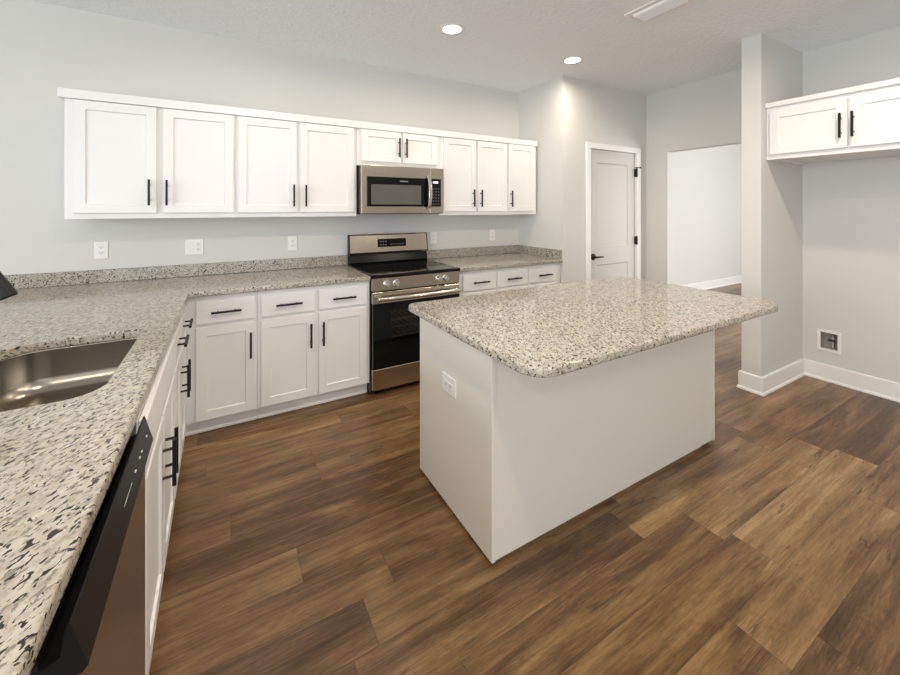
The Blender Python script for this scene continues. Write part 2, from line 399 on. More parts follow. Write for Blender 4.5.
# baseboards with a shoe moulding: profile across the wall, t = distance from wall
def bb_prof(s, w0, h=0.135):
    return [(w0, 0), (w0+s*.025, 0), (w0+s*.025, .010), (w0+s*.021, .018), (w0+s*.015, .022), (w0+s*.015, h-.006), (w0+s*.010, h), (w0, h)]
def baseboard(name, runs, label):
    bm = bmesh.new()
    for ax, s, w0, a0, a1 in runs: extrude_profile(bm, bb_prof(s, w0), ax, a0, a1)
    o = obj(name, bm, M['trim']); o['kind'] = 'structure'; o['label'] = label; o['category'] = 'baseboard'
baseboard('baseboard_alcove', [('y', -1, XR, -0.4, YSN)], 'white baseboard along the alcove back wall')
bm = bmesh.new(); rows = []
for t_, z_ in bb_prof(1, 0):
    rows.append([bm.verts.new(q) for q in ((XR, YSN-t_, z_), (XS-t_, YSN-t_, z_), (XS-t_, YSF+t_, z_), (XR, YSF+t_, z_))])
for a_, b_ in zip(rows, rows[1:]+rows[:1]):
    for i in range(3): bm.faces.new((a_[i], a_[i+1], b_[i+1], b_[i]))
o = obj('baseboard_partition', bm, M['trim']); o['kind'] = 'structure'; o['label'] = 'white baseboard wrapping the partition wall'; o['category'] = 'baseboard'
baseboard('baseboard_right', [('y', -1, XR, 2.55, YP)], 'white baseboard beside the wide opening')
baseboard('baseboard_pantry', [('x', -1, YP, XP+.0, 3.285), ('x', -1, YP, 4.215, XR-.03)], 'white baseboard either side of the pantry door')
baseboard('baseboard_hall', [('x', -1, 3.66, XR+.115, FX1)], 'white baseboard of the bright room beyond the opening')

# pantry door
DX0, DX1, DZ1 = 3.363, 4.137, 2.058
d = bpy.data.objects.new('door_1', None); COL.objects.link(d); d.location = (DX0, YP+.014, 0); d['kind'] = 'structure'; d['label'] = 'white two-panel pantry door with black lever'; d['category'] = 'door'
def panel_face(bm, x0, x1, z0, z1, y, holes, depth, slope=0.012):
    # flat face at y with recessed rectangular panels
    A = sorted({x0, x1, *[v for h in holes for v in h[:2]]}); Z = sorted({z0, z1, *[v for h in holes for v in h[2:]]})
    V = {(a, z): bm.verts.new((a, y, z)) for a in A for z in Z}
    for i in range(len(A)-1):
        for j in range(len(Z)-1):
            q = (A[i], A[i+1], Z[j], Z[j+1])
            c = [V[q[0], q[2]], V[q[1], q[2]], V[q[1], q[3]], V[q[0], q[3]]]
            if q in holes:
                s = slope
                k = [bm.verts.new((q[0]+s, y+depth, q[2]+s)), bm.verts.new((q[1]-s, y+depth, q[2]+s)), bm.verts.new((q[1]-s, y+depth, q[3]-s)), bm.verts.new((q[0]+s, y+depth, q[3]-s))]
                for t in range(4): bm.faces.new((c[t], c[(t+1) % 4], k[(t+1) % 4], k[t]))
                bm.faces.new(k)
            else: bm.faces.new(c)
    return V
bm = bmesh.new(); W = DX1-DX0
panel_face(bm, 0, W, 0.012, DZ1, 0, [(.118, W-.118, 1.00, DZ1-.135), (.118, W-.118, .25, .815)], 0.010, 0.014)
box(bm, 0.0005, W-.0005, 0.011, 0.035, 0.0125, DZ1-.0005)
for (a, b_) in ((0, .0006), (W-.0006, W)): box(bm, a, b_, 0, .012, .012, DZ1)
box(bm, 0, W, 0, .012, DZ1-.0006, DZ1)
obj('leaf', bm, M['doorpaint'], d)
bm = bmesh.new()
lathe(bm, [(0, -.010), (.030, -.010), (.036, -.006), (.036, 0), (0, 0)], (.062, 0, .905), 28, (0, -1, 0) if False else (0, 1, 0))
cyl(bm, (.062, -.008, .905), (.062, -.052, .905), .011)
tube(bm, [(.055, -.050, .905), (.085, -.052, .906), (.13, -.050, .907), (.172, -.046, .903)], [.011, .010, .0085, .007], 12)
obj('handle', bm, M['dark'], d, True, 'black lever handle')
for hz in (1.835, 1.055, 0.27):
    bm = bmesh.new(); cyl(bm, (W+.003, -.026, hz-.048), (W+.003, -.026, hz+.048), .0095, n=14); box(bm, W-.010, W+.004, -.022, -.0005, hz-.046, hz+.046); box(bm, W+.001, W+.016, -.004, -.001, hz-.046, hz+.046)
    cyl(bm, (W+.003, -.026, hz+.048), (W+.003, -.026, hz+.054), .005, n=10)
    obj('hinge', bm, M['dark'], d, label='black hinge')
# small hinge-pin stop at the top hinge
bm = bmesh.new(); cyl(bm, (W+.003, -.036, 1.895), (W+.034, -.046, 1.895), .005, n=10); cyl(bm, (W+.032, -.045, 1.895), (W+.040, -.049, 1.895), .009, n=12); cyl(bm, (W+.003, -.006, 1.895), (W+.003, -.040, 1.895), .006, n=10)
obj('door_stop', bm, M['dark'], d, label='black hinge-pin stop')
bm = bmesh.new()
cz = 0.072
for (a, b_, z0, z1) in ((3.363-.008-cz+.008, 3.363-.002, 0, DZ1+.0), (4.137+.002, 4.137+cz, 0, DZ1+.0), (3.363-cz, 4.137+cz, DZ1+.004, DZ1+.004+cz*.85)):
    box(bm, a, b_, YP-.018, YP, z0, z1+.004 if z1 == DZ1 else z1, .004)
for a, b_ in ((3.3455, 3.361), (4.139, 4.1545)): box(bm, a, b_, YP, YP+.115, 0, DZ1+.016)
box(bm, 3.361, 4.139, YP, YP+.115, DZ1+.003, DZ1+.0165)
o = obj('trim_1', bm, M['trim']); o['kind'] = 'structure'; o['label'] = 'white casing around the pantry door'; o['category'] = 'trim'

# ------------------------------------------------------------------ cabinets
def pull_mesh(L=0.168):
    bm = bmesh.new(); s = .0062; off = .034
    box(bm, -s, s, -off-s, -off+s, -L/2, L/2, .0015)
    for z in (-L*.29, L*.29): cyl(bm, (0, 0, z), (0, -off, z), .0048, n=12)
    bmesh.ops.recalc_face_normals(bm, faces=bm.faces)
    me = bpy.data.meshes.new('bar_pull'); bm.to_mesh(me); bm.free(); me.materials.append(M['dark'])
    return me
PULL = pull_mesh()
def pull(parent, x, y, z, horiz=False):
    o = bpy.data.objects.new('handle', PULL); COL.objects.link(o); o.parent = parent
    o.location = (x, y, z); o.rotation_euler = (0, PI/2 if horiz else 0, 0); o['label'] = 'dark bronze bar pull'
    return o
DT = 0.020
def door_part(parent, x0, x1, z0, z1, hx=None, hz=None, rail=.055, m=None):
    bm = bmesh.new(); c = .0018
    V = panel_face(bm, x0+c, x1-c, z0+c, z1-c, -DT, [(x0+rail, x1-rail, z0+rail, z1-rail)], .0085, .0035)
    F = [V[x0+c, z0+c], V[x1-c, z0+c], V[x1-c, z1-c], V[x0+c, z1-c]]
    bmesh.ops.remove_doubles(bm, verts=bm.verts, dist=1e-6)
    # sides with a small eased edge
    A = [bm.verts.new((a, -DT+c, b)) for a, b in ((x0, z0), (x1, z0), (x1, z1), (x0, z1))]
    B = [bm.verts.new((a, 0, b)) for a, b in ((x0, z0), (x1, z0), (x1, z1), (x0, z1))]
    C = [bm.verts.new((a, -DT, b)) for a, b in ((x0+c, z0+c), (x1-c, z0+c), (x1-c, z1-c), (x0+c, z1-c))]
    for i in range(4):
        j = (i+1) % 4
        bm.faces.new((A[i], A[j], B[j], B[i])); bm.faces.new((C[i], C[j], A[j], A[i]))
    bm.faces.new(B)
    o = obj('door', bm, m or M['white'], parent)
    if hx is not None: pull(o, hx, -DT, hz)
    return o
def drawer_part(parent, x0, x1, z0, z1, handle=True, name='drawer'):
    bm = bmesh.new(); box(bm, x0, x1, -DT, 0, z0, z1, .003, 2)
    o = obj(name, bm, M['white'], parent)
    if handle: pull(o, (x0+x1)/2, -DT, (z0+z1)/2, True)
    return o
def base_cabinet(label, loc, rz, w_, doors, drawers, panels=(), depth=.60, end=None):
    t = thing('base_cabinet', label, 'cabinet', loc, rz, 'white base cabinets')
    bm = bmesh.new(); box(bm, 0, w_, 0, depth, .095, .878); obj('carcass', bm, M['white'], t)
    bm = bmesh.new(); box(bm, 0, w_, .060, depth, 0, .0945); box(bm, 0, w_, .046, .060, 0, .022, .005)
    obj('toe_kick', bm, M['trim'], t)
    for q in doors: door_part(t, *q)
    for q in drawers: drawer_part(t, *q)
    for q in panels: drawer_part(t, *q, handle=False, name='false_drawer_front')
    return t
def wall_cabinet(label, loc, rz, w_, h, doors, depth=.32, group='white wall cabinets over the counter'):
    t = thing('wall_cabinet', label, 'cabinet', loc, rz, group)
    bm = bmesh.new(); box(bm, 0, w_, 0, depth, .012, h)
    box(bm, 0, w_, 0, .019, 0, .012); box(bm, 0, .016, .019, depth, 0, .012); box(bm, w_-.016, w_, .019, depth, 0, .012)
    obj('carcass', bm, M['white'], t)
    for q in doors: door_part(t, *q)
    return t
G = 0.0015
FY = 2.837                        # face of the back-run base cabinets
DZ, HZD, WZ0, WZ1 = (.105, .682), .538, .704, .846
# back run, left of the range
x0 = -.231
base_cabinet('one-drawer white base cabinet in the inner corner, left of the two-door one', (x0, FY, 0), 0, .411-G,
    [(-.165-x0, .165-x0, *DZ, .165-x0-.027, HZD)], [(-.165-x0, .165-x0, WZ0, WZ1)], depth=.62)
x0 = .180
base_cabinet('two-drawer white base cabinet against the left side of the range', (x0, FY, 0), 0, .772-G,
    [(.199-x0, .547-x0, *DZ, .547-x0-.032, HZD), (.573-x0, .925-x0, *DZ, .573-x0+.027, HZD)],
    [(.199-x0, .547-x0, WZ0, WZ1), (.573-x0, .925-x0, WZ0, WZ1)], depth=.62)
# back run, right of the range
x0 = 1.740
base_cabinet('two-drawer white base cabinet just right of the range', (x0, FY, 0), 0, .782-G,
    [(1.784-x0, 2.131-x0, *DZ, 2.131-x0-.03, HZD), (2.157-x0, 2.505-x0, *DZ, 2.157-x0+.03, HZD)],
    [(1.784-x0, 2.131-x0, WZ0, WZ1), (2.157-x0, 2.505-x0, WZ0, WZ1)], depth=.62)
x0 = 2.522
base_cabinet('one-drawer white base cabinet in the corner by the pantry wall', (x0, FY, 0), 0, .433,
    [(2.536-x0, 2.900-x0, *DZ, 2.536-x0+.03, HZD)], [(2.536-x0, 2.900-x0, WZ0, WZ1)], depth=.62)
# left run (faces +x): local x runs along world +y
TW = .014
def XLr(y): return -.232+(2.80-y)*TW
RZL = PI/2+TW
y0 = 2.106
base_cabinet('white base cabinet with two drawers between the sink cabinet and the inner corner', (XLr(y0), y0, 0), RZL, .727-G,
    [(2.120-y0, 2.425-y0, *DZ, 2.425-y0-.028, HZD-.010), (2.450-y0, 2.765-y0, *DZ, 2.450-y0+.028, HZD-.010)],
    [(2.120-y0, 2.425-y0, WZ0, WZ1), (2.450-y0, 2.765-y0, WZ0, WZ1)], depth=.60)
# sink base is a carcass without a solid top so the bowl hangs free inside it
y0 = 1.304
t = thing('sink_cabinet', 'white sink base cabinet with plain top panel beside the dishwasher', 'cabinet', (XLr(y0), y0, 0), RZL, 'white base cabinets')
bm = bmesh.new(); wS = .802-G
box(bm, 0, .018, 0, .60, .095, .878); box(bm, wS-.018, wS, 0, .60, .095, .878); box(bm, .018, wS-.018, 0, .60, .095, .113); box(bm, .018, wS-.018, .594, .60, .113, .878)
box(bm, .018, wS-.018, 0, .019, .84, .878); box(bm, .018, wS-.018, 0, .019, .672, .715); box(bm, .018, .05, 0, .019, .113, .84); box(bm, wS-.05, wS-.018, 0, .019, .113, .84); box(bm, wS/2-.02, wS/2+.02, 0, .019, .113, .672)
obj('carcass', bm, M['white'], t)
bm = bmesh.new(); box(bm, 0, wS, .060, .60, 0, .0945); box(bm, 0, wS, .046, .060, 0, .022, .005); obj('toe_kick', bm, M['trim'], t)
door_part(t, .022, wS/2-.010, *DZ, wS/2-.010-.028, HZD-.015); door_part(t, wS/2+.010, wS-.022, *DZ, wS/2+.010+.028, HZD-.015)
drawer_part(t, .022, wS-.022, WZ0, WZ1, False, 'false_drawer_front')
y0 = -.435
base_cabinet('white base cabinet end showing at the bottom edge before the dishwasher', (-.258, y0, 0), RZL, 1.128,
    [(.03, .55, *DZ, .52, HZD), (.575, 1.108, *DZ, .605, HZD)], [(.03, .55, WZ0, WZ1), (.575, 1.108, WZ0, WZ1)], depth=.60)

# wall cabinets on the back wall
UY, UZ, UH = 3.156, 1.361, .7325
UD = (.035, .729); UHZ = .168
x0 = -.856
wall_cabinet('white two-door wall cabinet at the free left end of the row', (x0, UY, UZ), 0, .916-G, UH,
    [(-.812-x0, -.402-x0, *UD, -.402-x0-.036, UHZ), (-.366-x0, .044-x0, *UD, -.366-x0+.022, UHZ)])
x0 = .060
wall_cabinet('tall white two-door wall cabinet touching the left side of the microwave', (x0, UY, UZ), 0, .886-G, UH,
    [(.072-x0, .474-x0, *UD, .474-x0-.026, UHZ-.005), (.496-x0, .922-x0, *UD, .496-x0+.040, UHZ-.005)])
x0 = .946
wall_cabinet('short white two-door wall cabinet directly above the microwave', (x0, UY, 1.788), 0, .788-G, .3055,
    [(.982-x0, 1.340-x0, .036, .302, 1.340-x0-.026, .165), (1.356-x0, 1.700-x0, .036, .302, 1.356-x0+.026, .165)])
x0 = 1.734
wall_cabinet('tall white two-door wall cabinet just right of the microwave', (x0, UY, UZ), 0, .796-G, UH,
    [(1.772-x0, 2.137-x0, *UD, 2.137-x0-.042, UHZ-.005), (2.155-x0, 2.520-x0, *UD, 2.155-x0+.030, UHZ-.005)])
x0 = 2.530
wall_cabinet('narrow white one-door wall cabinet at the pantry corner', (x0, UY, UZ), 0, .402, UH,
    [(2.542-x0, 2.895-x0, *UD, 2.542-x0+.022, UHZ-.005)])
# crown strip along the row
def crown(label, loc, rz, w_, ret_l, ret_r, depth, h=.056):
    bm = bmesh.new()
    prof = [(0, 0), (-.020, 0), (-.0225, .003), (-.0225, h-.002), (-.021, h), (0, h)]
    a0 = -.026 if ret_l else 0; a1 = w_+.026 if ret_r else w_
    extrude_profile(bm, prof, 'x', a0, a1)
    box(bm, 0, w_, 0, depth, .0118, .02)
    if ret_l: extrude_profile(bm, [(u, v) for u, v in prof], 'y', 0, depth)
    o = obj('crown_moulding', bm, M['white']); o.location = loc; o.rotation_euler = (0, 0, rz)
    return tag(o, label, 'moulding')
crown('long white crown moulding along the wall cabinets over the range', (-.856, UY, 2.0945), 0, 3.788, True, False, .315)
# cabinet in the fridge alcove (faces -x): local x runs along world -y
t = wall_cabinet('deep white two-door cabinet high in the fridge alcove', (3.652, YSN-.003, 1.800), -PI/2, .914, .398,
    [(.026, .450, .036, .366, .450-.029, .185), (.463, .886, .036, .366, .463+.018, .185)], depth=.678, group='white cabinet over the fridge space')
crown('short white crown moulding on the fridge alcove cabinet', (3.652, YSN-.003, 2.1985), -PI/2, .914, False, False, .67, .036)

# ------------------------------------------------------------------ worktops
CT0, CT1 = .880, .914
XLE, CFE = -.200, 2.797
SX0, SX1, SY0, SY1 = -.720, -.308, 1.395, 2.055     # sink cut-out
t = thing('countertop', 'L-shaped speckled granite worktop with the undermount sink cut-out', 'countertop', (0, 0, 0))
hole = rounded([(SX0, SY0, .10), (SX1, SY0, .085), (SX1, SY1, .045), (SX0, SY1, .13)])
slab('worktop', [rounded([(-1.40, -.45, 0), (XLE, -.45, .01), (XLE, CFE, .012), (.948, CFE, .006), (.948, YB-.001, 0), (-1.40, YB-.001, 0)]), hole], CT0, CT1, .005, M['granite'], t)
bm = bmesh.new(); box(bm, -1.40, .948, YB-.022, YB-.001, CT1, 1.004, .003); obj('backsplash', bm, M['granite'], t)
t = thing('countertop', 'short speckled granite worktop between the range and the pantry wall', 'countertop', (0, 0, 0))
slab('worktop', [rounded([(1.736, CFE, .006), (XP-.001, CFE, .004), (XP-.001, YB-.001, 0), (1.736, YB-.001, 0)])], CT0, CT1, .005, M['granite'], t)
bm = bmesh.new(); box(bm, 1.736, XP-.0225, YB-.022, YB-.001, CT1, 1.004, .003); obj('backsplash', bm, M['granite'], t)
bm = bmesh.new(); box(bm, XP-.022, XP-.001, CFE+.01, YB-.001, CT1, 1.004, .003); obj('side_splash', bm, M['granite'], t)

# sink bowl
t = thing('kitchen_sink', 'stainless undermount sink bowl set in the left worktop', 'sink', ((SX0+SX1)/2, (SY0+SY1)/2, .7145))
bm = bmesh.new(); cxs, cys = (SX0+SX1)/2, (SY0+SY1)/2
def inset(pl, s):
    return [((p[0]-cxs), (p[1]-cys)) for p in pl] if s == 0 else [((p[0]-cxs)*(1-s/ .206), (p[1]-cys)*(1-s/ .33)) for p in pl]
rings = []
for s, z in ((-.018, .165), (-.004, .165), (-.004, .160), (.003, .06), (.010, .035), (.022, .017), (.045, .006), (.12, 0.002), (.185, 0)):
    rings.append([bm.verts.new((a, b_, z)) for a, b_ in inset(hole, s)])
for A, B in zip(rings, rings[1:]):
    n = len(A)
    for i in range(n): bm.faces.new((A[i], A[(i+1) % n], B[(i+1) % n], B[i]))
bm.faces.new(rings[-1])
o = obj('bowl', bm, M['sink'], t, True); sm = o.modifiers.new('thickness', 'SOLIDIFY'); sm.thickness = .0012; sm.offset = -1
bm = bmesh.new(); lathe(bm, [(.0, .004), (.028, .004), (.032, .009), (.055, .010), (.057, .002)], (-.02, 0, 0), 32); obj('drain', bm, M['chrome'], t, True, 'round steel drain')
# faucet
fx, fy = -.848, 1.735
t = thing('faucet', 'dark bronze gooseneck pull-down faucet with spray head over the sink', 'faucet', (fx, fy, CT1+.0008))
bm = bmesh.new(); lathe(bm, [(0, 0), (.029, 0), (.029, .006), (.024, .012), (.021, .055), (.018, .085), (0, .085)], n=28); obj('base', bm, M['dark'], t, True)
bm = bmesh.new(); pts = [(0, 0, .08), (0, 0, .292)]; R = .105
for i in range(1, 15):
    a = PI - i/14*math.radians(162); pts.append((R+R*math.cos(a), 0, .292+R*math.sin(a)))
tube(bm, pts, .0125, 18); obj('spout', bm, M['dark'], t, True)
bm = bmesh.new(); p = Vector(pts[-1]); dv = (Vector(pts[-1])-Vector(pts[-2])).normalized()
cyl(bm, p-dv*.004, p+dv*.03, .0145, .0175, 24); cyl(bm, p+dv*.03, p+dv*.098, .0175, .0245, 24); cyl(bm, p+dv*.098, p+dv*.104, .0235, .021, 24)
obj('spray_head', bm, M['dark'], t, True)
bm = bmesh.new(); cyl(bm, (0, .018, .055), (0, .045, .055), .012, n=18); tube(bm, [(0, .04, .055), (.02, .05, .075), (.05, .055, .10)], [.007, .006, .005], 10); obj('lever', bm, M['dark'], t, True)

# ------------------------------------------------------------------ island
IX0, IX1, IY0, IY1 = .915, 2.587, 1.234, 1.885
t = thing('kitchen_island', 'off-white panelled kitchen island base standing on the plank floor', 'kitchen island', ((IX0+IX1)/2, (IY0+IY1)/2, 0))
ox, oy = (IX0+IX1)/2, (IY0+IY1)/2
def B(name, x0, x1, y0, y1, z0, z1, m, bev=.001, lab=None):
    bm = bmesh.new(); box(bm, x0-ox, x1-ox, y0-oy, y1-oy, z0, z1, bev); return obj(name, bm, m, t, label=lab)
B('end_panel', IX0, IX0+.018, IY0, IY1, .020, .879, M['island']); B('end_panel', IX1-.018, IX1, IY0, IY1, .020, .879, M['island'])
B('back_panel', IX0+.0185, IX1-.0185, IY0+.007, IY0+.020, .020, .879, M['island'])
B('carcass', IX0+.0185, IX1-.0185, IY0+.0205, IY1-.022, .10, .879, M['white'])
B('plinth', IX0+.022, IX1-.11, IY0+.022, IY1-.075, 0, .0195, M['island'])
for k in range(3):
    a = IX0+.02+k*(IX1-IX0-.04)/3
    B('door', a+.006, a+(IX1-IX0-.04)/3-.006, IY1-.0215, IY1-.002, .11, .872, M['white'], .002)
t = thing('island_countertop', 'large rounded speckled granite top overhanging the island', 'countertop', (0, 0, 0))
slab('worktop', [rounded([(.840, .906, .10), (2.635, .906, .12), (2.635, 1.905, .16), (.840, 1.905, .05)])], CT0, CT1, .008, M['granite'], t)

# ------------------------------------------------------------------ range
RX0, RX1, RF = .9555, 1.7285, 2.790
rw = RX1-RX0
t = thing('kitchen_range', 'stainless electric range with black glass cooktop between the worktops', 'stove', (RX0, RF, 0))
def P(name, x0, x1, y0, y1, z0, z1, m, bev=.002, parent=None, seg=1, lab=None):
    bm = bmesh.new(); box(bm, x0, x1, y0, y1, z0, z1, bev, seg); return obj(name, bm, m, parent or t, label=lab)
bm = bmesh.new()
box(bm, 0, .018, .030, .655, .025, .895); box(bm, rw-.018, rw, .030, .655, .025, .895); box(bm, .018, rw-.018, .62, .655, .025, .895)
box(bm, .018, rw-.018, .030, .62, .025, .235); box(bm, .018, rw-.018, .030, .62, .76, .895)
obj('body', bm, M['blackgloss'], t)
bm = bmesh.new()
box(bm, .03, rw-.03, .58, .60, .24, .755); box(bm, .03, .05, .045, .58, .24, .755); box(bm, rw-.05, rw-.03, .045, .58, .24, .755); box(bm, .05, rw-.05, .045, .58, .24, .25)
obj('oven_cavity', bm, M['cavity'], t)
for rz in (.40, .53):
    bm = bmesh.new()
    for k in range(13): cyl(bm, (.07+k*(rw-.14)/12, .10, rz), (.07+k*(rw-.14)/12, .56, rz), .0025, n=6)
    for yy in (.10, .33, .56): cyl(bm, (.055, yy, rz), (rw-.055, yy, rz), .004, n=8)
    obj('oven_rack', bm, M['rack'], t)
o = P('cooktop', -.004, rw+.004, -.010, .615, .897, .922, M['blackglass'], .005, seg=2)
def ring(bm, cx, cy, r, z, w_=.003):
    n = 48; A = [bm.verts.new((cx+r*math.cos(2*PI*i/n), cy+r*math.sin(2*PI*i/n), z)) for i in range(n)]; Bv = [bm.verts.new((cx+(r-w_)*math.cos(2*PI*i/n), cy+(r-w_)*math.sin(2*PI*i/n), z)) for i in range(n)]
    for i in range(n): bm.faces.new((A[i], A[(i+1) % n], Bv[(i+1) % n], Bv[i]))
bm = bmesh.new()
for cx, cy, r in ((.20, .15, .115), (.20, .15, .075), (.57, .15, .085), (.20, .43, .075), (.57, .43, .105), (.385, .46, .05)): ring(bm, cx, cy, r, .9223)
obj('burner_marking', bm, M['marking'], o)
# backguard: black lower step and leaning stainless upper panel
bm = bmesh.new(); extrude_profile(bm, [(.610, .905), (.600, .935), (.622, 1.005), (.660, 1.005), (.660, .905)], 'x', 0, rw); obj('backguard_riser', bm, M['blackgloss'], t)
bm = bmesh.new(); prof = [(.600, 1.010), (.594, 1.025), (.618, 1.178), (.624, 1.186), (.664, 1.186), (.664, 1.006), (.612, 1.006)]
extrude_profile(bm, prof, 'x', .004, rw-.004); bg_ = obj('backguard', bm, M['steel'], t)
bm = bmesh.new(); pr2 = [(u-.002 if i < 4 else u, v+(.001 if v > 1.1 else -.001)) for i, (u, v) in enumerate(prof)]
extrude_profile(bm, pr2, 'x', -.003, .004); obj('backguard_end_cap', bm, M['blackplastic'], t)
bm = bmesh.new(); extrude_profile(bm, pr2, 'x', rw-.004, rw+.003); obj('backguard_end_cap', bm, M['blackplastic'], t)
sl = (.618-.594)/(1.178-1.025)
def bgy(z): return .594+(z-1.025)*sl
bm = bmesh.new()
z0, z1 = 1.068, 1.142
V = [bm.verts.new(q) for q in ((.262, bgy(z0)-.003, z0), (.545, bgy(z0)-.003, z0), (.545, bgy(z1)-.003, z1), (.262, bgy(z1)-.003, z1), (.262, bgy(z0)+.002, z0), (.545, bgy(z0)+.002, z0), (.545, bgy(z1)+.002, z1), (.262, bgy(z1)+.002, z1))]
for f in ((0, 1, 2, 3), (7, 6, 5, 4), (0, 4, 5, 1), (1, 5, 6, 2), (2, 6, 7, 3), (3, 7, 4, 0)): bm.faces.new([V[i] for i in f])
disp = obj('display', bm, M['blackglass'], t)
for i in range(3):
    for j in range(2):
        bm = bmesh.new(); z = 1.088+j*.030; box(bm, .285+i*.025, .297+i*.025, bgy(z)-.0045, bgy(z)-.002, z-.005, z+.005); obj('button', bm, M['dimlegend'], disp)
for i in range(6):
    bm = bmesh.new(); z = 1.090; box(bm, .385+i*.024, .396+i*.024, bgy(z)-.0045, bgy(z)-.002, z-.003, z+.003); obj('button', bm, M['dimlegend'], disp)
# control panel and four knobs
P('control_panel', .002, rw-.002, -.004, .030, .796, .896, M['steel'], .003)
for kx in (.118, .196, .566, .632):
    bm = bmesh.new(); lathe(bm, [(0, .032), (.019, .032), (.022, .028), (.024, .005), (.030, .003), (.030, 0), (0, 0)], (kx, -.004, .846), 26, (0, -1, 0)); box(bm, kx-.0035, kx+.0035, -.040, -.030, .830, .862, .001)
    obj('knob', bm, M['chrome'], t, True, 'polished metal control knob')
# oven door
dr = P('oven_door', .003, rw-.003, -.010, .030, .700, .788, M['steel'], .004)
bm = bmesh.new(); wz0, wz1, wx0, wx1 = .40, .645, .150, rw-.150
for q in ((.006, rw-.006, .214, wz0), (.006, rw-.006, wz1, .6995), (.006, wx0, wz0, wz1), (wx1, rw-.006, wz0, wz1)): box(bm, q[0], q[1], -.008, .030, q[2], q[3])
obj('door_glass', bm, M['blackglass'], dr, label='black glass oven door front')
bm = bmesh.new(); box(bm, wx0, wx1, -.0075, -.003, wz0, wz1); obj('window', bm, M['ovenglass'], dr)
bm = bmesh.new()
tube(bm, [(.026, -.052, .742)] + [(.026+(rw-.052)*k/10, -.052-.006*math.sin(PI*k/10), .742) for k in range(1, 10)] + [(rw-.026, -.052, .742)], .0165, 16)
for hx in (.055, rw-.055): box(bm, hx-.016, hx+.016, -.050, -.010, .732, .752, .003)
obj('handle', bm, M['chrome'], dr, True, 'long polished bar handle')
P('storage_drawer', .004, rw-.004, -.008, .030, .046, .204, M['steel'], .004)
for hx in (.05, rw-.05):
    for hy in (.06, .58):
        bm = bmesh.new(); cyl(bm, (hx, hy, 0), (hx, hy, .026), .016, n=14); obj('foot', bm, M['blackplastic'], t)

# ------------------------------------------------------------------ microwave
mw0, mw1, mf = .957, 1.7185, 3.056
W = mw1-mw0; H0, H1 = 1.377, 1.7865; hh = H1-H0
t = thing('microwave', 'stainless over-the-range microwave hung under the short cabinet', 'microwave', (mw0, mf, H0))
P('body', .004, W-.004, .022, .415, .006, hh, M['steely'], .002)
dr = P('door', 0, W-.136, -.004, .021, .004, hh-.002, M['steel'], .004, seg=2)
gx0, gx1, gz0, gz1 = .044, W-.136, .064, .312
bm = bmesh.new(); box(bm, gx0, gx1-.001, -.0065, -.003, gz0, gz1, .001); gl = obj('door_glass', bm, M['blackglass'], dr)
bm = bmesh.new(); box(bm, .080, .535, -.0080, -.0060, .082, .248); obj('window', bm, M['screen'], dr, label='grey perforated window screen')
lettering('logo', 'FRIGIDAIRE', .0145, M['legend'], dr, Matrix.Translation((.372, -.0070, .280)) @ Matrix.Rotation(PI/2, 4, 'X'))
bm = bmesh.new(); hx = .606
pts = [(hx, -.012, .035)] + [(hx, -.030-.028*math.sin(PI*(k-.5)/9), .045+(.325-.045)*(k-.5)/9) for k in range(1, 10)] + [(hx, -.012, .335)]
prev = None
for i, p in enumerate(pts):
    r = [bm.verts.new((p[0]+sx*.017, p[1]+sy*.006, p[2])) for sx, sy in ((-1, .3), (-.7, -.8), (.7, -.8), (1, .3), (.5, 1), (-.5, 1))]
    if prev:
        for k in range(6): bm.faces.new((prev[k], prev[(k+1) % 6], r[(k+1) % 6], r[k]))
    else: bm.faces.new(r)
    prev = r
bm.faces.new(list(reversed(prev)))
for z in (.04, .33): box(bm, hx-.012, hx+.012, -.022, -.003, z-.012, z+.012, .002)
obj('handle', bm, M['chrome'], dr, True, 'curved polished vertical handle')
cp = P('control_panel', W-.135, W, -.004, .021, .004, hh-.002, M['steel'], .004, seg=2)
bm = bmesh.new(); box(bm, W-.134, W-.026, -.0065, -.003, gz0, gz1, .001); kp = obj('keypad', bm, M['blackglass'], cp)
for i in range(3):
    for j in range(6):
        bm = bmesh.new(); box(bm, W-.108+i*.026, W-.098+i*.026, -.0075, -.006, .085+j*.027, .091+j*.027); obj('button', bm, M['dimlegend'], cp)
bm = bmesh.new()
for i in range(4): box(bm, W-.106+i*.013, W-.096+i*.013, -.0075, -.006, .274, .288)
obj('clock_digits', bm, M['display'], cp)
bm = bmesh.new(); box(bm, W-.133, W-.124, -.0076, -.0066, .078, .108); obj('sticker', bm, M['yellow'], cp, label='small yellow sticker')
P('bottom_vent', .01, W-.01, .03, .40, 0, .0055, M['blackplastic'], 0)

# ------------------------------------------------------------------ dishwasher (faces +x)
t = thing('dishwasher', 'stainless dishwasher with black top control strip under the left worktop', 'dishwasher', (XLr(.700), .700, 0), RZL)
w_ = .601
P('tub', .004, w_-.004, .022, .585, .03, .872, M['blackplastic'], 0)
dr = P('door', .002, w_-.002, -.020, .021, .105, .790, M['steely'], .004, seg=2)
P('kick_plate', .004, w_-.004, .050, .070, 0, .10, M['blackplastic'], .001)
